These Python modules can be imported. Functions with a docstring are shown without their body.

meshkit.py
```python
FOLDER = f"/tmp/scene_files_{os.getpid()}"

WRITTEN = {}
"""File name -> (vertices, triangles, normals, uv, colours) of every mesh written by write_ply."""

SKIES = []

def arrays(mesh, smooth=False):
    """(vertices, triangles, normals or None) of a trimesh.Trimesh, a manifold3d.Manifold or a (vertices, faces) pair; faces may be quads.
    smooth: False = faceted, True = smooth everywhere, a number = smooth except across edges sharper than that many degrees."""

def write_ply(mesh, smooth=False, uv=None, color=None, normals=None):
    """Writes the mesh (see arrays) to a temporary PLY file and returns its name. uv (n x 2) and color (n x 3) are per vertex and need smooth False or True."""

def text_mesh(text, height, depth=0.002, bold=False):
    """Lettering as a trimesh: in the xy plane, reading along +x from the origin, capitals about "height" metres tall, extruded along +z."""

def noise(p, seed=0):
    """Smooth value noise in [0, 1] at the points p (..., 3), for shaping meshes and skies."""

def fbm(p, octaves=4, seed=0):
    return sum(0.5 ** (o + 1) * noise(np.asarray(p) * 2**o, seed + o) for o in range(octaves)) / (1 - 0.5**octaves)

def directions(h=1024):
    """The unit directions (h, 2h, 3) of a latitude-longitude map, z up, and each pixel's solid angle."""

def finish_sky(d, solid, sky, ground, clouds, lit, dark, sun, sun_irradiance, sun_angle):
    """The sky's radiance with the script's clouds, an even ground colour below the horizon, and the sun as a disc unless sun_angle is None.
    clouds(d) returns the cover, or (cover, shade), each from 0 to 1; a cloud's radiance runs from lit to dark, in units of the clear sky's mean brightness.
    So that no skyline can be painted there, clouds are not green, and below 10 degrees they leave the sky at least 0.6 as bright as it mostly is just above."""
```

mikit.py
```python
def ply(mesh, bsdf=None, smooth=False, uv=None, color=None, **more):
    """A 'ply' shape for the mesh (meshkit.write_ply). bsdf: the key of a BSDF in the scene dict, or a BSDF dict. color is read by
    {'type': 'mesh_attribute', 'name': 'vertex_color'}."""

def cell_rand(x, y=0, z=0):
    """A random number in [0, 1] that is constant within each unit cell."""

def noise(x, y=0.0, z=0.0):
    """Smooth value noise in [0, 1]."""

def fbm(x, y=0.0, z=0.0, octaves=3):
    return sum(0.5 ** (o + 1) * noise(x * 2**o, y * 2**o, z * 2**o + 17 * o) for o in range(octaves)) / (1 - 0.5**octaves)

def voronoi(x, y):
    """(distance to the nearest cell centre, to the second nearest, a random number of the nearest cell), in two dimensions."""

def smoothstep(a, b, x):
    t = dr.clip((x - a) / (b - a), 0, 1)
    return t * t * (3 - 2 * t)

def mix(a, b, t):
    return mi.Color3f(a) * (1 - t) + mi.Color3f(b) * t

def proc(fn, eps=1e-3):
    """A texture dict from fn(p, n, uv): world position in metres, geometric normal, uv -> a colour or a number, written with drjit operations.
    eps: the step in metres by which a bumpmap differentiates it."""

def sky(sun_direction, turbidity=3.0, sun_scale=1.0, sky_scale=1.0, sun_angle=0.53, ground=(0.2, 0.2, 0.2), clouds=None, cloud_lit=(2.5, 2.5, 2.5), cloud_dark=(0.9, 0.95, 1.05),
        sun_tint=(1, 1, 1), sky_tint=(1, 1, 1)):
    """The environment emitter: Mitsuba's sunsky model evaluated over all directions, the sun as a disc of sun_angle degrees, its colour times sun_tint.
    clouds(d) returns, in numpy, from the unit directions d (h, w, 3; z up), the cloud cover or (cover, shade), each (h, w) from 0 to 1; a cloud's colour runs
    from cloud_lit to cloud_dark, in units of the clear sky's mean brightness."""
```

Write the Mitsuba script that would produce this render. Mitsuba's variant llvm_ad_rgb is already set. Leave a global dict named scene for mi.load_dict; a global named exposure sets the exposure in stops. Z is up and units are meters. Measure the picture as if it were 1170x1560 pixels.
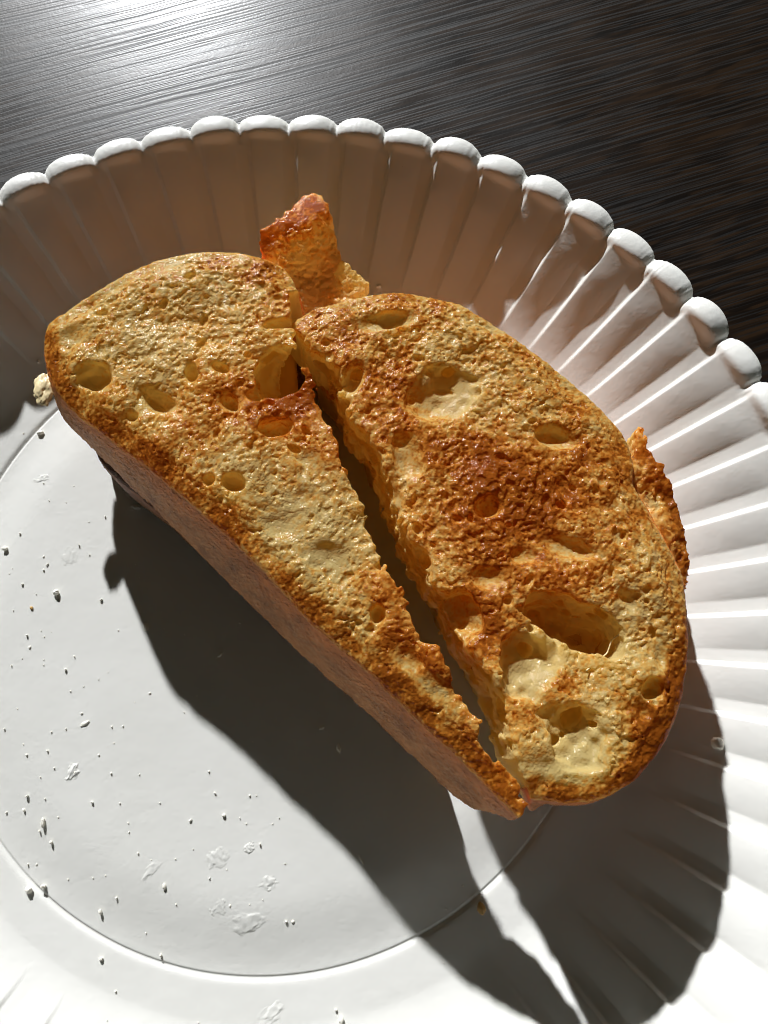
import math
import numpy as np, trimesh
import drjit as dr
import mitsuba as mi
import mikit, meshkit
from scipy import ndimage as ndi
from PIL import Image, ImageDraw

T = mi.ScalarTransform4f
scene, labels = {}, {}
MM = 0.001

# ------------------------------------------------------------------ camera, light, exposure
CAM = np.array([0.02762, -0.02598, 0.16813])
AIM = np.array([-0.00768, 0.29294, -1.0]); AIM /= np.linalg.norm(AIM)
FPX = 1082.0                                   # focal length in pixels of the 1170 px wide photograph
scene['camera'] = {'type': 'perspective', 'fov': math.degrees(2 * math.atan(585 / FPX)), 'fov_axis': 'x',
                   'near_clip': 0.005, 'far_clip': 50.0,
                   'to_world': T().look_at(origin=CAM.tolist(), target=(CAM + AIM).tolist(), up=[0, 1, 0])}
SUN_E, SUN_A = math.radians(28), math.radians(17.5)
SUN = [-math.sin(SUN_A) * math.cos(SUN_E), math.cos(SUN_A) * math.cos(SUN_E), math.sin(SUN_E)]
scene['sky'] = mikit.sky(SUN, turbidity=3, sun_scale=1.0, sky_scale=0.07, sun_angle=1.3, sky_tint=(1.25, 1.04, 0.45),
                         sun_tint=(1.0, 1.31, 2.05), ground=(0.05, 0.045, 0.04))
exposure = 2.22

# ------------------------------------------------------------------ helpers
RGT = np.cross(AIM, [0, 1, 0]); RGT /= np.linalg.norm(RGT)
UPV = np.cross(RGT, AIM)


def at(px, z):
    """The point at height z (m) that the photograph shows at these pixels: used to survey outlines at their real height."""
    px = np.atleast_2d(np.asarray(px, float))
    d = AIM + ((px[:, :1] - 585) / FPX) * RGT - ((px[:, 1:2] - 780) / FPX) * UPV
    return CAM + d * ((z - CAM[2]) / d[:, 2:])


def rgb(*c):
    return {'type': 'rgb', 'value': list(c)}


def raw(v, f, n, bsdf, color=None):
    p = meshkit.write_ply((v, f), False, None, color, normals=n)
    return {'type': 'ply', 'filename': p, 'face_normals': False, 'bsdf': {'type': 'ref', 'id': bsdf}}


def normals(v, f):
    n = np.zeros_like(v); fn = np.cross(v[f[:, 1]] - v[f[:, 0]], v[f[:, 2]] - v[f[:, 0]])
    for k in range(3):
        np.add.at(n, f[:, k], fn)
    return n / np.maximum(np.linalg.norm(n, axis=1, keepdims=True), 1e-20)


def sub(v, f, n, keep, c=None):
    """The faces where keep is true as (v, f, n, c)."""
    f = f[keep]; u, i = np.unique(f, return_inverse=True)
    return v[u], i.reshape(-1, 3), n[u], None if c is None else c[u]


def sstep(a, b, x):
    t = np.clip((x - a) / (b - a), 0, 1)
    return t * t * (3 - 2 * t)


def name(k):
    if k not in scene:
        return k
    i = 1
    while f'{k}_{i:03d}' in scene:
        i += 1
    return f'{k}_{i:03d}'


# ------------------------------------------------------------------ materials
GA = math.radians(19)
GC, GS = math.cos(GA), math.sin(GA)


def grain_uv(p):
    u, v = p.x * GC + p.y * GS, -p.x * GS + p.y * GC
    v = v + 0.0016 * (mikit.noise(u * 18, v * 60, 3.0) - 0.5) + 0.0005 * (mikit.noise(u * 70, v * 200, 9.0) - 0.5)
    return u, v


def line(u, v, n, fu, w, k):
    """Thin grooves, one per row of the grain, that come and go along it."""
    t = v * n + 0.9 * mikit.noise(u * 9, v * 50, k)
    i = dr.floor(t)
    c = 0.25 + 0.5 * mikit.cell_rand(i, k, 3)
    on = mikit.smoothstep(0.42, 0.60, mikit.noise(u * fu + 90 * mikit.cell_rand(i, k, 5), i * 7.3, k))
    ww = w * (0.5 + mikit.cell_rand(i, k, 7))
    return on * mikit.smoothstep(ww, 0.25 * ww, dr.abs(t - i - c))


def pores(u, v):
    return dr.clip(line(u, v, 480, 24, 0.16, 1.0) + 0.8 * line(u, v, 800, 40, 0.22, 5.0) + 0.6 * line(u, v, 1300, 70, 0.30, 11.0), 0, 1)


def wood_color(p, n, uv):
    u, v = grain_uv(p)
    k = pores(u, v)
    tone = mikit.fbm(u * 40, v * 420, 2.0, octaves=3)
    flake = mikit.smoothstep(0.42, 0.75, mikit.fbm(u * 120, v * 1300, 4.0, octaves=2))
    c = mikit.mix((0.004, 0.0024, 0.0016), (0.0125, 0.0064, 0.003), mikit.smoothstep(0.25, 0.75, tone))
    c = mikit.mix(c, (0.030, 0.0155, 0.0068), flake * 0.55)
    return mikit.mix(c, (0.002, 0.0014, 0.001), dr.clip(k, 0, 1) * 0.8)


def wood_rough(p, n, uv):
    u, v = grain_uv(p)
    return 0.295 + 0.22 * dr.clip(pores(u, v), 0, 1) + 0.08 * mikit.noise(p.x * 60, p.y * 60, 2.0)


def wood_bump(p, n, uv):
    u, v = grain_uv(p)
    return -pores(u, v) + 0.5 * mikit.noise(p.x * 2400, p.y * 2400, 7.0) + 0.34 * mikit.noise(p.x * 900, p.y * 900, 3.0)


scene['wood'] = {'type': 'bumpmap', 'arbitrary': mikit.proc(wood_bump, eps=8e-5), 'scale': 2.1e-5,
                 'bsdf': {'type': 'principled', 'base_color': mikit.proc(wood_color), 'roughness': mikit.proc(wood_rough), 'specular': 0.23}}


def paper_bump(p, n, uv):
    return mikit.noise(p.x * 1500, p.y * 1500, p.z * 1500) + 0.6 * mikit.noise(p.x * 3600, p.y * 3600, p.z * 3600) + 1.6 * mikit.noise(p.x * 420, p.y * 420, p.z * 420)


def paper_color(p, n, uv):
    w = mikit.fbm(p.x * 70, p.y * 70, p.z * 70, octaves=3)
    return mikit.mix((0.66, 0.65, 0.61), (0.69, 0.68, 0.645), w)


scene['paper'] = {'type': 'twosided', 'bsdf': {'type': 'bumpmap', 'arbitrary': mikit.proc(paper_bump, eps=1e-4), 'scale': 2.6e-5,
                  'bsdf': {'type': 'principled', 'base_color': mikit.proc(paper_color), 'roughness': 0.42, 'specular': 0.23}}}


def crumb_bump(p, n, uv):
    return mikit.noise(p.x * 3000, p.y * 3000, p.z * 3000) + 0.5 * mikit.noise(p.x * 6000, p.y * 6000, p.z * 6000)


VC = {'type': 'mesh_attribute', 'name': 'vertex_color'}
scene['crumb_face'] = {'type': 'bumpmap', 'arbitrary': mikit.proc(crumb_bump, eps=6e-5), 'scale': 1.25e-4,
                       'bsdf': {'type': 'blendbsdf', 'weight': 0.19,
                                'soft': {'type': 'principledthin', 'base_color': VC, 'roughness': 0.4, 'diff_trans': 1.5, 'flatness': 0.3},
                                'oily': {'type': 'twosided', 'bsdf': {'type': 'principled', 'base_color': VC, 'roughness': 0.17, 'specular': 0.9}}}}
scene['crust_skin'] = {'type': 'bumpmap', 'arbitrary': mikit.proc(crumb_bump, eps=6e-5), 'scale': 1.8e-4,
                       'bsdf': {'type': 'principled', 'base_color': VC, 'roughness': 0.5, 'specular': 0.45}}
scene['cheese'] = {'type': 'principled', 'base_color': rgb(0.66, 0.40, 0.09), 'roughness': 0.3, 'specular': 0.5}
scene['pale_crumb'] = {'type': 'principled', 'base_color': rgb(0.80, 0.77, 0.68), 'roughness': 0.6, 'specular': 0.3}
scene['flake'] = {'type': 'principled', 'base_color': rgb(0.70, 0.57, 0.32), 'roughness': 0.4, 'specular': 0.5}
scene['gold_crumb'] = {'type': 'principled', 'base_color': rgb(0.58, 0.36, 0.13), 'roughness': 0.5, 'specular': 0.4}
scene['grease'] = {'type': 'principled', 'base_color': rgb(0.67, 0.66, 0.62), 'roughness': 0.12, 'specular': 0.6}

# ------------------------------------------------------------------ the table
tb = trimesh.creation.box((1.5, 0.9, 0.03)); tb.apply_translation((0.05, 0.12, -0.0158))
scene['table'] = mikit.ply(tb, 'wood')
labels['table'] = {'label': 'dark brown wood grain table top under the paper plate', 'category': 'table'}

# ------------------------------------------------------------------ the paper plate
NB, PH = 60, 2.1318          # flutes, angle of a bead's middle
RB, RF, RI = 0.0770, 0.0885, 0.1158
NT = NB * 36
th = np.arange(NT) / NT * 2 * np.pi
ph = ((th - PH) / (2 * np.pi) * NB + 0.5) % 1.0      # 0.5 at the middle of a bead
cell = np.floor((th - PH) / (2 * np.pi) * NB + 0.5).astype(int) % NB
rng = np.random.default_rng(5)
jit = rng.normal(0, 1, (NB, 6))


def flute(t):
    """Height 0..1 across one flute: a broad rounded rib and a narrow flat strip."""
    x = np.clip(t / 0.74, 0, 1)
    arch = np.sin(np.pi / 2 * np.minimum(x / 0.84, 1)) ** 0.8 * (1 - sstep(0.87, 1.0, x))
    return np.where(t < 0.74, arch, 0.0)


fl = flute((ph - 0.13) % 1.0)
rows_r, rows_z, tags = [], [], []
# centre disc, a little raised, its edge falling to the crease
for r in np.concatenate([np.linspace(0.0004, 0.062, 40), np.linspace(0.063, 0.0768, 46)]):
    s = sstep(0.0600, RB, r)
    z = 0.0016 * (1 - s ** 1.3) - 0.00005
    rows_r.append(np.full(NT, r)); rows_z.append(np.full(NT, z)); tags.append(0)
for r, z in ((0.0770, -0.00025), (0.0772, -0.00028), (0.0774, -0.00020), (0.0777, -0.00002), (0.0780, 0.00012), (0.0783, 0.0002)):
    rows_r.append(np.full(NT, r)); rows_z.append(np.full(NT, z)); tags.append(0)
zr = lambda r: 0.0002 + 0.0008 * (r - 0.078) / 0.01 + 0.0166 * np.clip((r - 0.085) / (RI - 0.085), 0, 1) ** 1.45
for r in np.linspace(0.0787, RI, 84):
    amp = 0.0016 * sstep(RF - 0.001, RF + 0.020, r) * (1 - 0.4 * sstep(RI - 0.006, RI, r)) * (1 + 0.08 * jit[cell, 0])
    rr = np.full(NT, r)
    z = zr(r) + amp * (fl - 0.15)
    rows_r.append(rr); rows_z.append(z); tags.append(1)
z_in = rows_z[-1].copy()
# rolled lip: beads between pinched necks
u = np.abs(ph - 0.5) / 0.5
bulge = np.clip(1 - (u / 0.95) ** 2.1, 0, 1) ** 0.72
bulge = bulge * (1 + 0.05 * jit[cell, 1])
bulge += 0.06 * (np.interp(th * 400, np.arange(2600), rng.normal(0, 1, 2600))) * (1 - bulge)
hw = 0.0019 + 0.0020 * bulge                # radius of the lip, in plan
hz = 0.0010 + 0.0021 * bulge
rc = RI + 0.0038 + 0.0001 * jit[cell, 2] * bulge
zc = 0.0211 - 0.0006 + 0.0002 * jit[cell, 3] * bulge
for k, a in enumerate(np.radians(np.linspace(165, -75, 36))):
    r = rc + hw * np.cos(a) * 1.12
    z = zc + hz * np.sin(a)
    w = sstep(-1, 8, k)
    rows_r.append((RI + 0.00035 * (k + 1)) * (1 - w) + r * w)
    rows_z.append((z_in + 0.00026 * (k + 1)) * (1 - w) + z * w); tags.append(2)
R_, Z_ = np.array(rows_r), np.array(rows_z)
wide = 1 + 0.24 * np.exp(-(((th - math.radians(310) + np.pi) % (2 * np.pi) - np.pi) / math.radians(40)) ** 2)   # the plate is bent a little wider here
R_ = np.where(R_ > 0.079, 0.079 + (R_ - 0.079) * wide, R_)
xy = np.stack([R_ * np.cos(th), R_ * np.sin(th)], -1)
wob = meshkit.fbm(np.concatenate([xy * 45, np.zeros(R_.shape + (1,))], -1), 3, 3) - 0.5
Z_ = Z_ + 0.0010 * wob * sstep(0.08, 0.12, R_) + 0.00022 * wob
crk = meshkit.noise(np.concatenate([xy * 900, np.full(R_.shape + (1,), 2.5)], -1), 8)
Z_ = Z_ + 0.00035 * (crk - 0.5) * sstep(0.117, 0.119, R_) * (1 - 0.75 * np.clip(bulge, 0, 1))
V = np.concatenate([xy, Z_[..., None]], -1)
nr = len(V); tags = np.array(tags)
i, j = np.meshgrid(np.arange(nr - 1), np.arange(NT), indexing='ij')
a, b, c, d = i * NT + j, (i + 1) * NT + j, (i + 1) * NT + (j + 1) % NT, i * NT + (j + 1) % NT
F = np.concatenate([np.stack([a, b, c], -1).reshape(-1, 3), np.stack([a, c, d], -1).reshape(-1, 3)])
ft = np.concatenate([tags[i].ravel()] * 2)
Vf = V.reshape(-1, 3); Nf = normals(Vf, F)
for t, part in ((0, 'base'), (1, 'fluted_side'), (2, 'beaded_rim')):
    v, f, n, _ = sub(Vf, F, Nf, ft == t)
    if t == 0:                                        # close the middle
        pass
    scene['paper_plate__' + part] = raw(v, f, n, 'paper')
und = V[::3] - np.array([0, 0, 0.0007])               # underside, so that the paper has thickness
und[..., 2] = np.maximum(und[..., 2], -0.00075)
k2 = int((tags < 2).sum() // 3) - 1
und = und[:k2]; uu = und.reshape(-1, 3)
i, j = np.meshgrid(np.arange(k2 - 1), np.arange(NT), indexing='ij')
a, b, c, d = i * NT + j, (i + 1) * NT + j, (i + 1) * NT + (j + 1) % NT, i * NT + (j + 1) % NT
uf = np.concatenate([np.stack([a, c, b], -1).reshape(-1, 3), np.stack([a, d, c], -1).reshape(-1, 3)])
scene['paper_plate__underside'] = raw(uu, uf, normals(uu, uf), 'paper')
labels['paper_plate'] = {'label': 'white fluted paper plate with a beaded rolled rim under the sandwich', 'category': 'plate'}


def plate_z(x, y):
    r = math.hypot(x, y)
    if r < 0.0768:
        return 0.0016 * (1 - float(sstep(0.06, RB, r)) ** 1.3)
    return float(zr(max(r, 0.078)))


# ------------------------------------------------------------------ bread: solids as distance fields, meshed by surface nets
def surface_nets(D, org, h):
    nx, ny, nz = D.shape
    s = D < 0
    cnt = sum(s[i:nx - 1 + i, j:ny - 1 + j, k:nz - 1 + k].astype(np.int8) for i in (0, 1) for j in (0, 1) for k in (0, 1))
    act = (cnt > 0) & (cnt < 8)
    idx = np.full(act.shape, -1, np.int64)
    I = np.argwhere(act); idx[act] = np.arange(len(I))
    acc, num = np.zeros((len(I), 3)), np.zeros(len(I))
    corner = {(i, j, k): D[I[:, 0] + i, I[:, 1] + j, I[:, 2] + k] for i in (0, 1) for j in (0, 1) for k in (0, 1)}
    for ax in range(3):
        for p in (0, 1):
            for q in (0, 1):
                c0 = [0, 0, 0]; o = [x for x in range(3) if x != ax]
                c0[o[0]], c0[o[1]] = p, q
                c1 = list(c0); c1[ax] = 1
                d0, d1 = corner[tuple(c0)], corner[tuple(c1)]
                m = (d0 < 0) != (d1 < 0)
                t = d0[m] / (d0[m] - d1[m])
                pt = np.tile(np.array(c0, float), (m.sum(), 1)); pt[:, ax] = t
                acc[m] += pt; num[m] += 1
    v = (I + acc / num[:, None]) * h + org
    quads = []
    for ax in range(3):
        o = [(1, 2), (2, 0), (0, 1)][ax]
        sl0 = [slice(1, -1)] * 3; sl0[ax] = slice(0, -1)
        sl1 = [slice(1, -1)] * 3; sl1[ax] = slice(1, None)
        A, B = s[tuple(sl0)], s[tuple(sl1)]
        E = np.argwhere(A != B)
        flip = ~A[tuple(E.T)]
        off = np.array([1, 1, 1]); off[ax] = 0
        E = E + off

        def cellat(p, q):
            e = E.copy(); e[:, o[0]] -= p; e[:, o[1]] -= q
            return idx[e[:, 0], e[:, 1], e[:, 2]]
        q = np.stack([cellat(1, 1), cellat(0, 1), cellat(0, 0), cellat(1, 0)], -1)
        q[flip] = q[flip][:, ::-1]
        quads.append(q)
    q = np.concatenate(quads)
    return v, np.concatenate([q[:, [0, 1, 2]], q[:, [0, 2, 3]]])


def polygon_distance(poly, org, h, nx, ny, S=2):
    im = Image.new('L', (nx * S, ny * S))
    ImageDraw.Draw(im).polygon([tuple(((p - org[:2]) / h + 0.5) * S) for p in poly], fill=1)
    m = np.asarray(im).T.astype(bool)
    d = (ndi.distance_transform_edt(~m) - ndi.distance_transform_edt(m)) * h / S
    return ndi.gaussian_filter(d, 1.2)[S // 2::S, S // 2::S][:nx, :ny]


def line_distance(pts, org, h, nx, ny):
    im = Image.new('L', (nx, ny), 1)
    ImageDraw.Draw(im).line([tuple((p - org[:2]) / h) for p in pts], fill=0, width=1)
    return ndi.distance_transform_edt(np.asarray(im).T) * h


def smax(a, b, k):
    hh = np.clip(0.5 + 0.5 * (a - b) / k, 0, 1)
    return b * (1 - hh) + a * hh + k * hh * (1 - hh)


def dense(p, f=3):
    """Points every 1/f of a polyline's segments, rounded off a little."""
    p = np.asarray(p, float)
    q = np.concatenate([p[i] + (p[i + 1] - p[i]) * np.linspace(0, 1, f, endpoint=False)[:, None] for i in range(len(p) - 1)] + [p[-1:]])
    r = q.copy(); r[1:-1] = 0.25 * q[:-2] + 0.5 * q[1:-1] + 0.25 * q[2:]
    return r


PALE, GOLD, TOAST, BURNT = np.array([0.93, 0.71, 0.29]), np.array([0.90, 0.53, 0.125]), np.array([0.72, 0.26, 0.030]), np.array([0.44, 0.125, 0.013])


def ramp(t):
    t = np.clip(t, 0, 1)[:, None]
    c = np.where(t < 0.4, PALE + (GOLD - PALE) * t / 0.4, np.where(t < 0.75, GOLD + (TOAST - GOLD) * (t - 0.4) / 0.35, TOAST + (BURNT - TOAST) * (t - 0.75) / 0.25))
    return c


def bread(crust_top, cut_top, crust_bot, cut_bot, z0, z1, h, seed, holes=(), spots=(), npore=6000, tilt=None, round_=0.0016, pore_big=0.0017, surf=0.00013, rim=(0, 0, 0, 0, 0.25), shade=1.0, base=0.3, lift=None):
    """A slice between two outlines (each: the crust line, then the torn or cut line that closes it) at heights z1 and z0.
    holes: (x, y, z, rx, ry, rz, angle) cavities in metres; spots: (x, y, r, toast). Returns v, f, n, colours, crust flag per face."""
    rg = np.random.default_rng(seed)
    top, bot = np.concatenate([crust_top, cut_top])[:, :2], np.concatenate([crust_bot, cut_bot])[:, :2]
    lo = np.minimum(top.min(0), bot.min(0)) - 0.004
    hi = np.maximum(top.max(0), bot.max(0)) + 0.004
    org = np.array([lo[0], lo[1], z0 - 0.0025])
    nx, ny, nz = (int(x) + 1 for x in ((hi[0] - lo[0]) / h, (hi[1] - lo[1]) / h, (z1 - z0 + 0.0065) / h))
    dt, db = polygon_distance(top, org, h, nx, ny), polygon_distance(bot, org, h, nx, ny)
    ct, cb = line_distance(crust_top[:, :2], org, h, nx, ny), line_distance(crust_bot[:, :2], org, h, nx, ny)
    X, Y = np.meshgrid(org[0] + np.arange(nx) * h, org[1] + np.arange(ny) * h, indexing='ij')
    P2 = np.stack([X, Y, np.full_like(X, seed)], -1)
    und = (meshkit.fbm(P2 * [110, 110, 1], 3, seed) - 0.5)
    ztop = z1 + 0.0030 * und + (0 if tilt is None else (X - tilt[0]) * tilt[2] + (Y - tilt[1]) * tilt[3])
    ztop = ztop - 0.0016 * sstep(0.0055, 0.0, ct) ** 1.5       # the edge of the crust is rounded over
    for (x, y, r, t) in spots:
        if t < 0:                                           # pale places lie a little below what touched the pan
            ztop = ztop - 0.0006 * np.exp(-((X - x) ** 2 + (Y - y) ** 2) / (r * r))
    zbot = z0 + 0.0014 * und
    if lift is not None:                                    # the underside of a thin tip curls up
        zbot = zbot + lift[3] * sstep(lift[2], 0.0, np.hypot(X - lift[0], Y - lift[1]))
    Z = org[2] + np.arange(nz) * h
    D = np.empty((nx, ny, nz), np.float32)
    calm = np.zeros((nx, ny, nz), bool)
    inside_t, inside_b = np.where((dt > 0) & (ct <= dt * 1.3 + 2 * h), 1, -1), np.where((db > 0) & (cb <= db * 1.3 + 2 * h), 1, -1)
    st, sb = ndi.gaussian_filter(ct * inside_t, 1.2), ndi.gaussian_filter(cb * inside_b, 1.2)          # signed distances to the crust line
    kt, kb = line_distance(cut_top[:, :2], org, h, nx, ny), line_distance(cut_bot[:, :2], org, h, nx, ny)
    kt = ndi.gaussian_filter(kt * np.where((dt > 0) & (kt <= dt * 1.3 + 2 * h), 1, -1), 1.2)           # and to the torn or cut line
    kb = ndi.gaussian_filter(kb * np.where((db > 0) & (kb <= db * 1.3 + 2 * h), 1, -1), 1.2)
    kt = kt + 0.0013 * (meshkit.fbm(P2 * [300, 300, 1], 3, seed + 41) - 0.5) + 0.0012 * (meshkit.noise(P2 * [1000, 1000, 1], seed + 42) - 0.5)
    kb = kb + 0.0022 * (meshkit.fbm(P2 * [260, 260, 1], 3, seed + 43) - 0.5) + 0.0010 * (meshkit.noise(P2 * [900, 900, 1], seed + 44) - 0.5)
    for k, z in enumerate(Z):
        w = np.clip((z1 - z) / (z1 - z0), -0.1, 1.1)
        side = smax(st * (1 - w) + sb * w, kt * (1 - w) + kb * w, 0.0006)
        bul = 0.0006 * (1 - (2 * np.clip(w, 0, 1) - 1) ** 2)
        side = side - bul * sstep(0.006, 0.002, np.abs(st * (1 - w) + sb * w))
        D[:, :, k] = smax(smax(side, z - ztop, round_), zbot - z, 0.001)

    # cavities
    def dig(x, y, z, rx, ry, rz, ang, k=0.0006, big=False):
        R = max(rx, ry) * 1.45 + 0.001
        i0, i1 = int((x - R - org[0]) / h), int((x + R - org[0]) / h) + 2
        j0, j1 = int((y - R - org[1]) / h), int((y + R - org[1]) / h) + 2
        Rz = rz * 1.45 + 0.001
        k0, k1 = int((z - Rz - org[2]) / h), int((z + Rz - org[2]) / h) + 2
        i0, j0, k0 = max(i0, 0), max(j0, 0), max(k0, 0)
        S = D[i0:i1, j0:j1, k0:k1]
        if S.size == 0:
            return
        gx, gy, gz = (X[i0:i1, 0][:S.shape[0]] - x)[:, None, None], (Y[0, j0:j1][:S.shape[1]] - y)[None, :, None], (Z[k0:k1] - z)[None, None, :]
        ca, sa = math.cos(ang), math.sin(ang)
        q = np.sqrt(((gx * ca + gy * sa) / rx) ** 2 + ((gy * ca - gx * sa) / ry) ** 2 + (gz / rz) ** 2)
        if big:                                             # uneven walls, no perfect bubbles
            pts = np.stack(np.broadcast_arrays(gx + x, gy + y, gz + z), -1)
            q = q + 0.42 * (meshkit.noise(pts * 200, seed + 31) - 0.5) + 0.28 * (meshkit.noise(pts * 560, seed + 32) - 0.5)
        e = ((q - 1) * min(rx, ry, rz)).astype(np.float32)
        D[i0:i1, j0:j1, k0:k1] = smax(S, -e, k)
        if big:
            calm[i0:i1, j0:j1, k0:k1] |= np.abs(e) < 0.0009
    for hl in holes:
        dig(*hl, k=0.0011 if hl[5] < 0.003 else 0.0006, big=True)
    cx, cy = top.mean(0)
    p = rg.uniform(0, 1, (npore * 3, 3)) * [hi[0] - lo[0], hi[1] - lo[1], z1 - z0 + 0.002] + [lo[0], lo[1], z0]
    ii = np.clip(((p - org) / h).astype(int), 0, [nx - 1, ny - 1, nz - 1])
    w = np.clip((z1 - p[:, 2]) / (z1 - z0), 0, 1)
    dc = np.abs(st[ii[:, 0], ii[:, 1]] * (1 - w) + sb[ii[:, 0], ii[:, 1]] * w)
    d0 = D[ii[:, 0], ii[:, 1], ii[:, 2]]
    size = pore_big * np.clip(rg.pareto(2.2, len(p)) * 0.16 + 0.16, 0, 1)
    size = size * np.where(ztop[ii[:, 0], ii[:, 1]] - p[:, 2] < 0.0025, 0.55, 1.3)
    slope = (ct + cb)[ii[:, 0], ii[:, 1]] < 0.020
    top_ = ztop[ii[:, 0], ii[:, 1]] - p[:, 2] < 0.0015
    ok = (~slope | (top_ & (ct[ii[:, 0], ii[:, 1]] > 0.0025))) & (~calm[ii[:, 0], ii[:, 1], ii[:, 2]] | (rg.uniform(0, 1, len(p)) < 0.12)) & (dc > 0.0024 + 0.6 * size) & (d0 > -1.0 * size - 0.0002) & (d0 < 0.25 * size)
    for (x, y, z), s, e in zip(p[ok], size[ok], rg.uniform(0, 1, (ok.sum(), 3))):
        ang = math.atan2(y - cy, x - cx) + np.pi / 2 + (e[0] - 0.5) * 1.6
        dig(x, y, z, s * (1.0 + 0.9 * e[1]), s, s * (0.7 + 0.5 * e[2]), ang, k=0.0003)
    nt = int(npore * 1.1)
    p = rg.uniform(0, 1, (nt, 3)) * [hi[0] - lo[0], hi[1] - lo[1], 0.0006] + [lo[0], lo[1], -0.00035]
    ii = np.clip(((p[:, :2] - org[:2]) / h).astype(int), 0, [nx - 1, ny - 1])
    p[:, 2] += ztop[ii[:, 0], ii[:, 1]]
    kz = np.clip(((p[:, 2] - org[2]) / h).astype(int), 0, nz - 1)
    ok = (dt[ii[:, 0], ii[:, 1]] < -0.0012) & (np.abs(D[ii[:, 0], ii[:, 1], kz]) < 0.0009)
    size = 0.00017 + 0.00011 * rg.pareto(2.6, nt)
    for (x, y, z), s, e in zip(p[ok], np.minimum(size[ok], 0.0009), rg.uniform(0, 1, (ok.sum(), 3))):
        ang = math.atan2(y - cy, x - cx) + np.pi / 2 + (e[0] - 0.5) * 1.6
        dig(x, y, z, s * (1.0 + 1.2 * e[1]), s, s * (0.4 + 0.4 * e[2]), ang, k=0.00022)
    # fine relief near the surface
    near = np.argwhere(np.abs(D) < 0.0016)
    q = near * h + org
    w = np.clip((z1 - q[:, 2]) / (z1 - z0), 0, 1)
    dc = np.abs(st[near[:, 0], near[:, 1]] * (1 - w) + sb[near[:, 0], near[:, 1]] * w)
    smooth_crust = sstep(0.0032, 0.0012, dc)
    a = meshkit.noise(q * 1500, seed + 11) - 0.5
    b = meshkit.noise(q * 520, seed + 12) - 0.5
    c = meshkit.noise(q * 230, seed + 13) - 0.5
    rel = surf * (1.3 * a + 0.6 * b + 0.9 * c) * (1 + 0.9 * smooth_crust) * np.where(calm[near[:, 0], near[:, 1], near[:, 2]], 0.3, 1.0)
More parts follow.
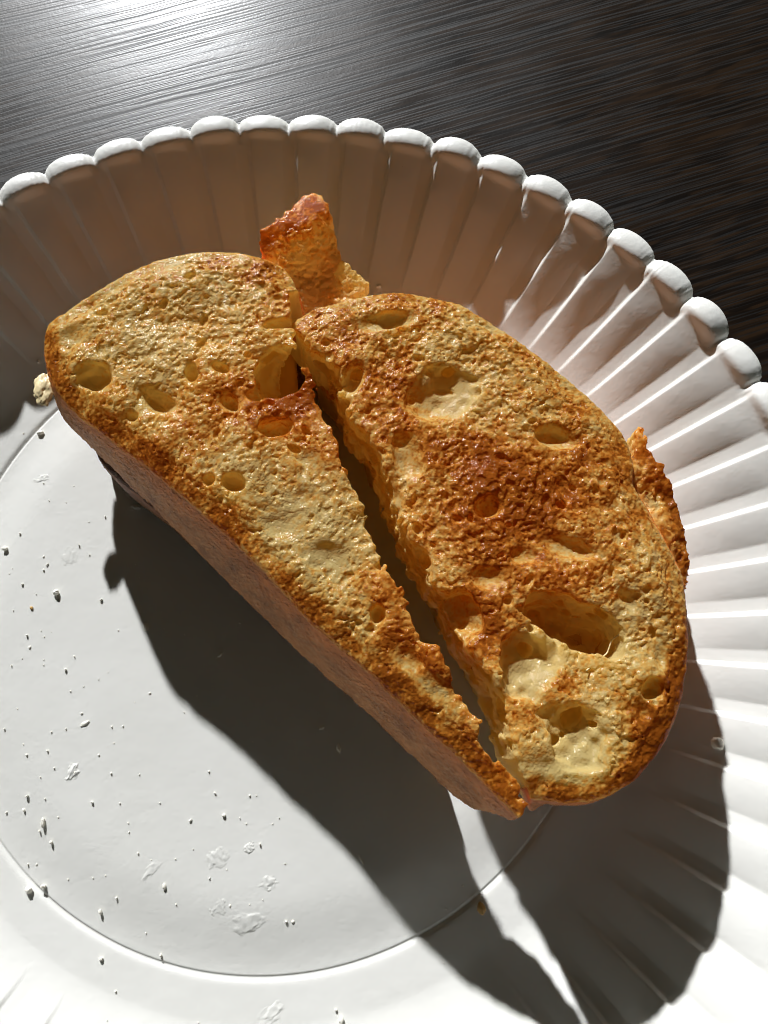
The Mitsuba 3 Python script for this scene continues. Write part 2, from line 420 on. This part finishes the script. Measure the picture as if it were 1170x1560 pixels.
    D[near[:, 0], near[:, 1], near[:, 2]] += rel.astype(np.float32)
    D[0], D[-1], D[:, 0], D[:, -1], D[:, :, 0], D[:, :, -1] = (np.float32(1e-3),) * 6
    v, f = surface_nets(D, org, h)
    n = normals(v, f)
    # colours
    ii = np.clip(np.rint((v - org) / h).astype(int), 0, [nx - 1, ny - 1, nz - 1])
    i_, j_ = ii[:, 0], ii[:, 1]
    w = np.clip((z1 - v[:, 2]) / (z1 - z0), 0, 1)
    dc = np.abs(st[i_, j_] * (1 - w) + sb[i_, j_] * w)
    depth = ztop[i_, j_] - v[:, 2]
    zone = np.zeros(len(v))
    for (x, y, r, t) in spots:
        zone += t * np.exp(-((v[:, 0] - x) ** 2 + (v[:, 1] - y) ** 2) / (r * r))
    n1 = meshkit.fbm(v * 260, 4, seed + 21)
    n2 = meshkit.noise(v * 1300, seed + 22)
    n3 = meshkit.fbm(v * 90, 2, seed + 23)
    n5 = meshkit.noise(v * 2600, seed + 25)
    t = base + 0.75 * (n5 - 0.5) + 1.25 * zone + 0.95 * (n1 - 0.5) + 0.65 * (n2 - 0.5) + 0.5 * (n3 - 0.5)
    t -= 0.22 * sstep(0.0002, 0.0009, depth) + sstep(0.0008, 0.0024, depth) * (0.24 + 0.35 * np.clip(zone, 0, 1))
    t -= 0.25 * sstep(0.002, 0.008, depth)
    rimk = rim[4] + 0.5 * sstep(-0.006, 0.008, (v[:, 0] - rim[0]) * rim[2] + (v[:, 1] - rim[1]) * rim[3])
    t += rimk * sstep(0.0042, 0.0010, dc) * sstep(0.006, 0.001, depth)
    t = np.where(t < 0.08, 0.08 + (t - 0.08) * 0.25, t)
    col = ramp(t)
    iscrust = sstep(0.0026, 0.0015, dc) * sstep(0.0012, 0.0026, depth + 0.0008 * (n1 - 0.5))
    n4 = meshkit.noise(v * 2400, seed + 24)
    fl_ = sstep(0.38, 0.66, n2 * 0.3 + n4 * 0.4 + n1 * 0.3) * sstep(0.1, 0.55, w)
    cc = np.array([0.72, 0.195, 0.021]) * (1 - sstep(0.1, 0.7, w))[:, None] + np.array([0.48, 0.162, 0.030]) * sstep(0.1, 0.7, w)[:, None]
    cc = cc * (0.5 + 1.0 * n1)[:, None]
    cc = cc + (np.array([0.70, 0.43, 0.22]) - cc) * (0.30 * fl_)[:, None]
    col = col * (1 - iscrust[:, None]) + cc * iscrust[:, None]
    fc = iscrust[f].mean(1) > 0.5
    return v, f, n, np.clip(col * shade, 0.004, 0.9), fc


def put_bread(key, B):
    v, f, n, c, fc = B
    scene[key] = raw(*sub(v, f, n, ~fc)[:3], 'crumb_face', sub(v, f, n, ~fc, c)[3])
    if fc.sum() > 200:
        a = sub(v, f, n, fc, c)
        scene[key + '__crust'] = raw(*a[:3], 'crust_skin', a[3])


H, ZM = 0.0370, 0.0190
HV = 0.00021
px_scale = lambda z: (CAM[2] - z) / FPX * 1.03


def caves(lst, z):
    out = []
    for (x, y, rx, ry, deg, dep) in lst:                 # pixel, radii in px, angle (anticlockwise from x), depth in mm
        depth = dep * 0.78 if dep < 9 else dep
        q = at((x, y), z)[0]; s = px_scale(z)
        rz = depth * MM * 0.92 if depth < 9 else depth * MM * 0.75
        out.append((q[0], q[1], z + rz - depth * MM * (0.85 if depth < 9 else 1.0), rx * s, ry * s, rz, math.radians(deg)))
    return out


def patches(lst, z):
    return [(*at((x, y), z)[0][:2], r * px_scale(z), t) for (x, y, r, t) in lst]


# --- left half, top slice
L_crust_top = dense(at([(440, 420), (420, 400), (400, 389), (360, 381), (310, 379), (250, 390), (200, 410), (150, 440), (110, 465), (92, 480), (84, 478), (72, 492), (66, 515), (72, 545), (84, 580),
                        (110, 612), (160, 645), (220, 690), (300, 757), (370, 817), (430, 882), (480, 932), (540, 987), (600, 1042), (650, 1090), (700, 1132), (760, 1188), (803, 1243)], H))
L_cut_top = dense(at([(800, 1215), (790, 1190), (775, 1170), (754, 1155), (734, 1130), (738, 1108), (730, 1090), (716, 1065), (700, 1040), (690, 1018), (670, 987), (652, 983), (637, 960), (635, 935), (622, 908), (600, 880),
                      (585, 850), (580, 830), (570, 800), (566, 773), (548, 740), (528, 700), (510, 662), (503, 640), (490, 602), (484, 577), (472, 558), (458, 548), (450, 525), (453, 500), (456, 475), (448, 452), (432, 428)], H), 2)
L_crust_bot = dense(at([(440, 440), (400, 415), (310, 412), (250, 422), (180, 450), (120, 490), (85, 540), (84, 590), (95, 635), (125, 668), (160, 700), (200, 742), (250, 790), (300, 840), (350, 893), (400, 940), (440, 978), (500, 1035), (570, 1096), (620, 1145), (660, 1182), (690, 1212), (715, 1240), (745, 1246), (772, 1250)], ZM))
cb_ = L_cut_top.copy()
run = np.concatenate([[0], np.cumsum(np.linalg.norm(np.diff(cb_[:, :2], axis=0), axis=1))])
cb_[:, :2] += np.array([-0.0080, -0.0050]) * (0.40 + 0.68 * sstep(0.003, 0.015, run))[:, None]
L_holes = caves([(106, 510, 26, 23, 60, 2.2), (143, 575, 34, 25, -20, 6), (237, 606, 36, 18, -28, 5), (425, 562, 46, 44, 30, 11), (462, 545, 26, 22, 0, 11), (420, 648, 30, 18, 8, 7), (292, 567, 11, 17, 10, 4),
                 (337, 560, 16, 10, -20, 4), (350, 612, 20, 14, -40, 4), (357, 734, 19, 15, -20, 7), (317, 730, 10, 10, 0, 5), (497, 845, 36, 25, -10, 3.5), (575, 936, 13, 17, 0, 5),
                 (622, 1005, 25, 17, -40, 2.2), (665, 1056, 40, 22, -35, 1.8), (430, 797, 30, 24, -40, 2.2), (452, 760, 25, 20, -40, 2), (430, 491, 34, 11, 12, 6), (200, 632, 10, 8, 0, 4), (470, 700, 25, 16, -40, 2),
                 (388, 600, 16, 12, 10, 4)], H)
L_spots = patches([(430, 610, 60, 0.50), (470, 590, 45, 0.45), (340, 600, 60, 0.28), (520, 690, 40, 0.35), (400, 410, 45, 0.40), (330, 395, 40, 0.2), (430, 470, 40, 0.25), (250, 690, 40, 0.25), (350, 790, 35, 0.25), (560, 890, 60, 0.30), (650, 1010, 45, 0.40),
                   (600, 990, 50, 0.25), (700, 1060, 35, 0.40), (720, 1120, 40, 0.25), (600, 940, 40, 0.28), (290, 650, 50, 0.12), (230, 480, 90, -0.10), (150, 470, 60, -0.08), (480, 800, 75, -0.14), (660, 1085, 35, -0.18), (420, 740, 60, -0.10), (560, 790, 40, -0.1), (530, 850, 40, -0.15), (760, 1180, 40, 0.3)], H)
put_bread('sandwich_half__top_slice', bread(L_crust_top, L_cut_top, L_crust_bot, cb_, ZM, H, HV, 3, L_holes, L_spots, npore=17000, rim=(*at((430, 800), H)[0][:2], -0.66, -0.75, 0.05), base=0.26, lift=(*at((790, 1225), ZM)[0][:2], 0.015, 0.010)))
# --- left half, bottom slice
B_crust = dense(at([(430, 470), (300, 480), (200, 540), (150, 610), (138, 660), (144, 700), (160, 735), (200, 770), (250, 815), (300, 866), (350, 922), (400, 972), (440, 1006), (500, 1060), (570, 1121), (620, 1166), (650, 1195)], 0.007))
B_cut = dense(at([(665, 1150), (620, 1050), (570, 960), (520, 860), (480, 770), (465, 690), (470, 600), (475, 520)], 0.007))
B_crust[:, :2] += np.array([0.0014, 0.0015]) + np.array([0.66, 0.75]) * 0.0030 * sstep(0.035, -0.025, B_crust[:, 1:2])
B_top_crust = B_crust.copy(); B_top_crust[:, :2] += np.array([0.001, 0.001])
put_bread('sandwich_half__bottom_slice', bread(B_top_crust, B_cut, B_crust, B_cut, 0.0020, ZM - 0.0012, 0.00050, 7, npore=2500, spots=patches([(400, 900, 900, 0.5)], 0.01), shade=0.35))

# --- right half, top slice
R_crust_top = dense(at([(456, 482), (470, 468), (500, 462), (530, 452), (560, 447), (600, 441), (630, 443), (660, 447), (700, 458), (740, 480), (790, 515), (840, 552), (880, 585), (915, 617), (940, 645), (956, 668), (963, 692), (960, 722),
                        (962, 740), (985, 782), (1003, 812), (1022, 842), (1040, 880), (1046, 930), (1047, 990), (1040, 1050), (1030, 1090), (1005, 1140), (975, 1178), (940, 1203), (900, 1218), (850, 1215), (822, 1206)], H))
R_cut_top = dense(at([(808, 1195), (795, 1170), (785, 1140), (775, 1100), (772, 1078), (764, 1060), (746, 1022), (732, 1003), (712, 985), (700, 955), (690, 930), (672, 905), (660, 890), (655, 868), (634, 848), (622, 820), (612, 795),
                      (604, 770), (597, 745), (590, 715), (583, 690), (560, 660), (538, 642), (527, 618), (538, 602), (514, 593), (524, 582), (512, 560), (502, 545), (486, 532), (470, 524), (458, 505)], H), 2)
R_crust_bot = dense(at([(470, 500), (560, 470), (630, 470), (700, 485), (790, 540), (880, 610), (940, 670), (975, 740), (1015, 800), (1040, 860), (1050, 940), (1048, 1020), (1035, 1080), (1010, 1135), (975, 1180), (935, 1208), (890, 1226), (850, 1228), (825, 1222)], ZM + 0.004))
Rcb = R_cut_top.copy(); Rcb[:, :2] += np.array([-0.0022, 0.0005]); Rcb[0, :2] = at((805, 1215), ZM)[0, :2]
R_holes = caves([(675, 598, 62, 46, 20, 4.3), (855, 664, 40, 24, -12, 5), (585, 488, 62, 17, 10, 2.6), (545, 690, 28, 52, 15, 6), (622, 692, 24, 38, 15, 2.6), (745, 772, 20, 16, 20, 2.4), (800, 845, 22, 13, 0, 2), (862, 832, 42, 15, -18, 2.2), (742, 880, 24, 18, 0, 2.2),
                 (850, 935, 48, 34, -15, 15), (905, 960, 50, 38, -35, 15), (812, 1010, 50, 56, -20, 5.6), (885, 1117, 52, 50, 0, 6.6), (998, 1050, 20, 17, 30, 5), (703, 938, 30, 44, 20, 6), (830, 1170, 30, 20, -30, 2.0), (880, 1195, 34, 14, 8, 1.8), (985, 1085, 14, 20, 0, 3), (860, 745, 10, 22, 20, 2.5), (540, 575, 16, 28, -30, 3.5),
                 (640, 860, 18, 26, 20, 4), (600, 760, 14, 26, 15, 3.5), (960, 915, 20, 10, -50, 3), (1010, 1000, 10, 18, 0, 3)], H)
R_spots = patches([(600, 570, 45, 0.45), (590, 640, 45, 0.42), (650, 680, 40, 0.42), (720, 700, 60, 0.48), (790, 740, 70, 0.45), (700, 790, 50, 0.36), (860, 770, 50, 0.40), (900, 700, 50, 0.35), (760, 860, 60, 0.36), (740, 960, 45, 0.45), (720, 910, 35, 0.3), (840, 880, 50, 0.35), (800, 800, 50, 0.32),
                   (510, 510, 40, 0.38), (530, 560, 30, 0.3), (620, 470, 60, 0.12), (880, 620, 50, 0.15), (940, 860, 50, 0.12), (870, 1040, 20, 0.5), (800, 1075, 22, 0.4), (845, 1060, 22, 0.4), (1000, 1150, 45, 0.42), (980, 1100, 25, 0.35), (1030, 1050, 25, 0.3), (680, 597, 60, -0.22), (850, 835, 40, -0.15), (815, 1010, 55, -0.30),
                   (900, 1030, 60, -0.16), (885, 1117, 60, -0.25), (1000, 960, 55, -0.12), (840, 1170, 50, -0.2), (800, 570, 50, -0.05), (940, 960, 60, -0.15)], H)
put_bread('sandwich_half_001__top_slice', bread(R_crust_top, R_cut_top, R_crust_bot, Rcb, ZM, H, HV, 4, R_holes, R_spots, npore=17000, rim=(*at((800, 1050), H)[0][:2], 0.5, -0.86, 0.12), base=0.34))
# --- right half, bottom slice
Q_crust = dense(at([(480, 560), (560, 530), (640, 525), (720, 545), (800, 590), (880, 650), (940, 710), (985, 780), (1010, 850), (1022, 930), (1020, 1010), (1003, 1080), (975, 1130), (930, 1180), (880, 1205), (830, 1215), (800, 1210)], 0.007))
Q_cut = dense(at([(790, 1190), (760, 1130), (735, 1070), (700, 1000), (665, 930), (630, 870), (600, 800), (570, 730), (530, 660), (485, 600), (470, 560)], 0.007))
put_bread('sandwich_half_001__bottom_slice', bread(Q_crust, Q_cut, Q_crust, Q_cut, 0.0020, ZM - 0.0012, 0.00050, 8, npore=2500, spots=patches([(800, 900, 900, 0.4)], 0.01)))

# --- a thin strand of crumb across the deep hole
def tube(pts, r, n=7):
    pts = np.asarray(pts); d = np.gradient(pts, axis=0); d /= np.linalg.norm(d, axis=1, keepdims=True)
    a = np.cross(d, [0.2, 0.1, 1.0]); a /= np.linalg.norm(a, axis=1, keepdims=True); b = np.cross(d, a)
    th_ = np.arange(n) / n * 2 * np.pi
    v = (pts[:, None] + r * (np.cos(th_)[None, :, None] * a[:, None] + np.sin(th_)[None, :, None] * b[:, None])).reshape(-1, 3)
    f = [(i * n + j, i * n + (j + 1) % n, (i + 1) * n + (j + 1) % n, (i + 1) * n + j) for i in range(len(pts) - 1) for j in range(n)]
    return trimesh.Trimesh(v, np.array([t for q in f for t in ((q[0], q[1], q[2]), (q[0], q[2], q[3]))]), process=False)


sp = np.concatenate([at((955, 958), H - 0.0025), at((932, 975), H - 0.0040), at((925, 995), H - 0.0045), at((905, 1012), H - 0.0030), at((893, 1022), H - 0.0012)])
tt = np.linspace(0, 4, 30)
scene['sandwich_half_001__crumb_strand'] = mikit.ply(tube(np.stack([np.interp(tt, range(5), sp[:, k]) for k in range(3)], 1), 0.00013), 'flake', smooth=True)

# --- loose torn bits of crust
def lump(out_px, z0, z1, h, seed, tilt, spots, round_=0.0007, crust_n=0, base=0.35):
    o = dense(at(out_px, z1), 3)
    k = max(crust_n * 3, 2)
    return bread(o[:k], o[k - 1:], o[:k], o[k - 1:], z0, z1, h, seed, (), spots, 1500, tilt, round_, 0.0014, 0.00038, base=base)


cq = at((470, 390), 0.028)[0]
put_bread('sandwich_half__torn_crust_piece', lump([(400, 385), (397, 370), (430, 343), (470, 310), (490, 313), (503, 322), (510, 352), (520, 375), (516, 398), (505, 402), (530, 408), (556, 432), (540, 442), (520, 455), (480, 470), (455, 468), (440, 435), (425, 408), (400, 385)], 0.016, 0.028, 0.00032, 14,
          (cq[0], cq[1], -0.25, 0.45), patches([(408, 372, 30, 0.8), (440, 345, 34, 0.9), (475, 322, 34, 0.9), (490, 330, 25, 0.4), (500, 430, 50, -0.3), (465, 415, 35, -0.25), (520, 440, 40, -0.3)], 0.028), crust_n=0, base=0.2))
put_bread('sandwich_half__torn_crumb', lump([(432, 402), (470, 372), (515, 370), (512, 395), (534, 404), (548, 418), (562, 432), (545, 446), (500, 472), (455, 476), (432, 440), (430, 402)], 0.012, 0.0245, 0.00032, 19,
          (cq[0], cq[1], 0.1, 0.25), [], base=-0.05))
fq = at((1005, 750), 0.032)[0]
put_bread('sandwich_half_001__crust_flap', lump([(1048, 905), (1053, 850), (1050, 800), (1040, 770), (1028, 738), (1015, 705), (1000, 688), (996, 672), (990, 680), (986, 660), (980, 640), (974, 665), (968, 690), (962, 715), (957, 745), (968, 765), (986, 786), (1006, 812), (1022, 842), (1040, 882), (1048, 905)], 0.006, 0.032, 0.00032, 15,
          (fq[0], fq[1], 0.0, 0.0), patches([(1000, 710, 45, 0.5), (1030, 800, 40, 0.4), (985, 760, 25, -0.2)], 0.032), crust_n=4))

# --- cheese between the slices
def slab(out_px, z, t, seed):
    o = dense(at(out_px, z), 3)[:, :2]
    lo, hi = o.min(0) - 0.003, o.max(0) + 0.003
    h = 0.0006
    org = np.array([lo[0], lo[1], z - t - 0.0025])
    nx, ny, nz = (int(x) + 1 for x in ((hi[0] - lo[0]) / h, (hi[1] - lo[1]) / h, (2 * t + 0.005) / h))
    d = polygon_distance(o, org, h, nx, ny)
    X, Y = np.meshgrid(org[0] + np.arange(nx) * h, org[1] + np.arange(ny) * h, indexing='ij')
    u = meshkit.fbm(np.stack([X * 130, Y * 130, X * 0], -1), 3, seed) - 0.5
    Z = org[2] + np.arange(nz) * h
    D = smax((d + 0.003 * u)[..., None] + 0 * Z, np.abs(Z - z + 0.002 * u[..., None]) - t, 0.001).astype(np.float32)
    D[0], D[-1], D[:, 0], D[:, -1], D[:, :, 0], D[:, :, -1] = (np.float32(1e-3),) * 6
    v, f = surface_nets(D, org, h)
    return raw(v, f, normals(v, f), 'cheese')


scene['sandwich_half__cheese'] = slab([(420, 470), (300, 470), (180, 530), (130, 600), (150, 660), (250, 760), (400, 920), (560, 1070), (690, 1190), (640, 1060), (560, 900), (490, 740), (460, 620), (450, 520)], ZM, 0.0012, 41)
scene['sandwich_half_001__cheese'] = slab([(490, 540), (600, 500), (720, 530), (860, 620), (960, 740), (1020, 850), (1030, 960), (1005, 1080), (940, 1170), (850, 1205), (790, 1160), (740, 1060), (690, 950), (640, 850), (590, 750), (540, 630)], ZM, 0.0012, 42)
labels['sandwich_half'] = {'label': 'left half of the toasted sandwich, brown crust side facing the empty plate', 'category': 'sandwich', 'group': 'halves of the toasted sandwich'}
labels['sandwich_half_001'] = {'label': 'right half of the toasted sandwich, with a deep hole and round pit near its end', 'category': 'sandwich', 'group': 'halves of the toasted sandwich'}
labels['sandwich_half__torn_crust_piece'] = {'label': 'torn bit of crust sticking out at the back'}
labels['sandwich_half__torn_crumb'] = {'label': 'pale fluffy crumb torn open under the loose crust'}
labels['sandwich_half_001__crust_flap'] = {'label': 'split crust flap with a thin upright spike'}

# ------------------------------------------------------------------ crumbs on the plate
def crumb_mesh(size, seed, stretch=(1, 1, 0.7), sub_=2):
    m = trimesh.creation.icosphere(subdivisions=sub_)
    v = m.vertices
    v = v * (0.55 + 0.9 * meshkit.fbm(v * 1.7 + seed * 3.1, 3, seed))[:, None] * stretch * size
    v[:, 2] -= v[:, 2].min()
    return trimesh.Trimesh(v, m.faces, process=False)


def add_crumb(px, size, seed, mat, label, group=None, stretch=(1, 1, 0.7), rot=0.0, key='bread_crumb', sub_=2, lift=0.0):
    q = at(px, 0.0014)[0]
    q = at(px, plate_z(q[0], q[1]) + 0.0002)[0]
    z = plate_z(q[0], q[1]) + lift - 0.15 * size
    m = crumb_mesh(size, seed, stretch, sub_)
    m.apply_transform(trimesh.transformations.rotation_matrix(rot, [0, 0, 1]))
    m.apply_translation((q[0], q[1], z))
    k = name(key)
    scene[k] = mikit.ply(m, mat, smooth=35)
    labels[k] = {'label': label, 'category': 'crumb'}
    if group:
        labels[k]['group'] = group


hand = [
    ((62, 660), 0.0013, 'pale_crumb', 'pale crumb lying across the ring at the left of the plate', (1.4, 0.8, 0.8), 0.2),
    ((86, 903), 0.0013, 'pale_crumb', 'largest round pale crumb on the sunlit left of the plate', (1, 1, 1.0), 0.0),
    ((48, 926), 0.0007, 'gold_crumb', 'single small golden brown crumb at the left of the plate', (1, 1, 0.8), 0.5),
    ((8, 836), 0.0012, 'pale_crumb', 'pale crumb at the far left edge of the view', (1, 1, 0.9), 0.9),
    ((45, 1355), 0.0013, 'pale_crumb', 'yellowish crumb just outside the ring at the lower left', (1, 1.1, 1.0), 1.2),
    ((67, 1350), 0.0009, 'pale_crumb', 'pale crumb standing on the ring at the lower left', (1, 1, 1.3), 0.2),
    ((66, 1253), 0.0012, 'pale_crumb', 'long upright sliver crumb inside the ring at lower left', (0.55, 1.7, 0.8), 0.0),
    ((153, 1389), 0.0009, 'pale_crumb', 'narrow pale crumb near the lower ring', (0.7, 1.2, 1.0), 0.3),
    ((245, 1455), 0.0006, 'pale_crumb', 'tiny upright crumb on the lower ring', (0.7, 1.0, 1.3), 0.0),
    ((129, 1102), 0.0011, 'pale_crumb', 'thin white sliver lying flat above the butter drop', (2.0, 0.7, 0.4), 0.5),
    ((520, 1553), 0.0012, 'pale_crumb', 'pale crumb at the bottom edge of the view', (0.8, 1.2, 0.8), 0.0),
    ((733, 1384), 0.0020, 'gold_crumb', 'flat beige flake in the shadow beside the bright streak', (0.9, 1.2, 0.4), 0.3),
    ((222, 955), 0.0014, 'pale_crumb', 'thin pale flake in the shadow left of the crust', (1.0, 1.3, 0.3), 0.4),
    ((516, 1140), 0.0013, 'pale_crumb', 'pale crumb deep in the shadow of the left half', (0.7, 1.4, 0.4), 0.2),
    ((490, 1109), 0.0009, 'pale_crumb', 'curled pale crumb in the shadow, upper left of another', (1.4, 0.7, 0.4), 0.4),
    ((335, 998), 0.0009, 'pale_crumb', 'small pale crumb in the middle of the shadow', (1.4, 0.7, 0.5), 0.7),
    ((550, 1310), 0.0010, 'pale_crumb', 'hair thin pale sliver in the shadow near the lower ring', (0.35, 2.2, 0.3), 0.5),
    ((577, 436), 0.0012, 'pale_crumb', 'glassy pale crumb behind the back edge of the right half', (1.1, 0.8, 0.8), 0.1),
    ((57, 549), 0.0008, 'pale_crumb', 'tiny crumb at the tip of the rim shadow on the left', (0.7, 1.2, 0.9), 0.1),
]
for s, (px, size, mat, lab, st, rot) in enumerate(hand):
    add_crumb(px, size * 0.5, 100 + s, mat, lab, None, st, rot)


def fluted_crumb(px, z, size, seed, lab, stretch=(1, 1, 0.9), mat='pale_crumb', sub_=2):
    q = at(px, z)[0]
    m = crumb_mesh(size, seed, stretch, sub_); m.apply_translation((q[0], q[1], z - 0.1 * size))
    k = name('bread_crumb'); scene[k] = mikit.ply(m, mat, smooth=35); labels[k] = {'label': lab, 'category': 'crumb'}


specks = [(36, 660), (13, 615), (74, 762), (66, 736), (100, 765), (112, 740), (72, 860), (66, 868), (30, 813), (135, 795), (160, 787), (14, 874), (18, 866), (34, 890), (66, 848), (127, 1046), (136, 845), (107, 1053), (164, 1024), (45, 986), (41, 968), (62, 961),
          (67, 970), (78, 963), (66, 1005), (17, 1014), (33, 1003), (113, 1000), (26, 1080), (78, 1115), (170, 1107), (66, 1013), (41, 1213), (68, 1217), (82, 1170), (61, 1184), (88, 1245), (114, 1177), (187, 1106), (173, 1132), (72, 1144), (35, 1134), (6, 1110), (182, 1224), (196, 1268),
          (195, 1254), (230, 1310), (319, 1338), (268, 1378), (210, 1300), (267, 1309), (341, 1242), (365, 1246), (375, 1255), (396, 1286), (434, 1316), (327, 1208), (212, 1180), (243, 1223), (169, 1178), (141, 1338), (160, 1334), (103, 1340), (177, 1368), (124, 1087), (294, 1294), (345, 1325),
          (380, 1378), (400, 1371), (415, 1255), (380, 1212), (60, 1266), (78, 1283), (36, 1234), (9, 1238), (55, 1317), (42, 1317), (140, 1222), (154, 1460), (302, 1558), (162, 1555), (176, 1510), (222, 1422), (446, 1404), (436, 1404), (154, 914), (206, 860), (212, 880), (228, 1056), (280, 1085), (250, 958), (300, 1060),
          (281, 967), (385, 1130), (318, 1175), (425, 1246), (365, 950), (390, 1212), (680, 1385), (652, 1435), (705, 1350), (676, 1467), (512, 1538), (100, 1020), (150, 1035), (205, 1070), (20, 930), (55, 905), (120, 830), (180, 960), (40, 1150), (150, 1150), (250, 1350), (290, 1250), (350, 1380), (100, 1110)]
rs = np.random.default_rng(77)


def speck_words(px):
    r = np.hypot(*at(px, 0.001)[0][:2])
    if r > RB:
        return 'tiny pale crumb outside the raised ring of the plate', 'tiny crumbs outside the ring'
    if px[0] > 200 and px[1] < 1300 and px[0] > 0.62 * (px[1] - 700):
        return 'tiny pale crumb lying in the shadow of the left half', 'tiny crumbs in the shadow'
    if px[1] < 1060:
        return 'tiny pale crumb on the sunlit plate left of the shadow', 'tiny crumbs left of the shadow'
    return 'tiny pale crumb on the sunlit plate below the shadow', 'tiny crumbs below the shadow'


for s, px in enumerate(specks):
    sz = float(np.clip(rs.lognormal(-8.75, 0.4), 0.00013, 0.0006))
    add_crumb(px, sz, 300 + s, 'pale_crumb', *speck_words(px),
              tuple(rs.uniform(0.6, 1.5, 3)), float(rs.uniform(0, 3)), sub_=1)
fluted_crumb((70, 598), 0.0215, 0.0034, 503, 'golden flake clinging to the left corner of the sandwich', (0.62, 1.15, 0.4), 'flake', 4)
fluted_crumb((1109, 808), 0.0085, 0.0010, 501, 'white crumb on a rib of the fluted side, right of the sandwich')
fluted_crumb((1090, 1132), 0.0075, 0.0013, 502, 'shaggy grey crumb on the fluted side in the shadow of the right half')


# ------------------------------------------------------------------ butter smears
def smear(px, w, hgt, ang, seed, lab, thick=0.00035):
    q = at(px, 0.0014)[0]
    zb = plate_z(q[0], q[1])
    N = 46
    g = np.linspace(-1, 1, N)
    gx, gy = np.meshgrid(g, g, indexing='ij')
    nz_ = meshkit.fbm(np.stack([gx * 2.2, gy * 2.2, gx * 0 + seed], -1), 3, seed)
    body = sstep(1.0, 0.35, np.hypot(gx, gy) + 1.1 * (nz_ - 0.5))
    z = 0.4 * thick * body * (0.45 + 1.0 * meshkit.noise(np.stack([gx * 4.5, gy * 2.0, gx * 0], -1), seed + 1)) - 0.00004
    ca, sa = math.cos(ang), math.sin(ang)
    x, y = gx * w, gy * hgt
    v = np.stack([q[0] + x * ca - y * sa, q[1] + x * sa + y * ca, zb + z], -1).reshape(-1, 3)
    for i_, p_ in enumerate(v):
        v[i_, 2] += plate_z(p_[0], p_[1]) - zb
    i, j = np.meshgrid(np.arange(N - 1), np.arange(N - 1), indexing='ij')
    a = i * N + j
    f = np.concatenate([np.stack([a, a + N, a + N + 1], -1).reshape(-1, 3), np.stack([a, a + N + 1, a + 1], -1).reshape(-1, 3)])
    f = f[z.ravel()[f].max(1) > -0.00003]
    k = name('butter_smear')
    v, f, n, _ = sub(v, f, normals(v, f), np.ones(len(f), bool))
    scene[k] = raw(v, f, n, 'grease')
    labels[k] = {'label': lab, 'category': 'butter smear'}


smear((380, 1405), 0.0042, 0.0026, 0.1, 61, 'largest ridged butter smear near the lower ring of the plate', 0.0004)
smear((112, 1176), 0.0015, 0.0022, -0.4, 62, 'round butter drop with a tail at the left of the plate', 0.0007)
smear((332, 1307), 0.0026, 0.0022, 0.5, 63, 'thin butter smear between the shadow and the largest smear', 0.0003)
smear((408, 1344), 0.0022, 0.0018, 0.4, 64, 'small butter smear just above the largest smear', 0.00035)
smear((232, 1324), 0.0030, 0.0014, 0.8, 65, 'faint grease streak in the middle of the sunlit plate', 0.0002)
smear((105, 848), 0.0022, 0.0026, 0.2, 66, 'faint scratched grease mark left of the spiked shadow', 0.0002)
smear((64, 728), 0.0024, 0.0011, 0.1, 67, 'flat white smear below the upper left of the ring', 0.0003)
smear((335, 1383), 0.0022, 0.0018, 0.6, 68, 'faint scratched smear left of the largest butter smear', 0.0002)
smear((380, 1292), 0.0014, 0.0013, 0.6, 69, 'tiny butter drop closest to the edge of the shadow', 0.0004)
smear((415, 1545), 0.0034, 0.0016, 0.5, 70, 'pale grease smear outside the ring at the bottom edge', 0.0003)
smear((207, 773), 0.0020, 0.0010, 0.0, 71, 'shiny butter bit in the shadow beside the bottom slice', 0.0005)
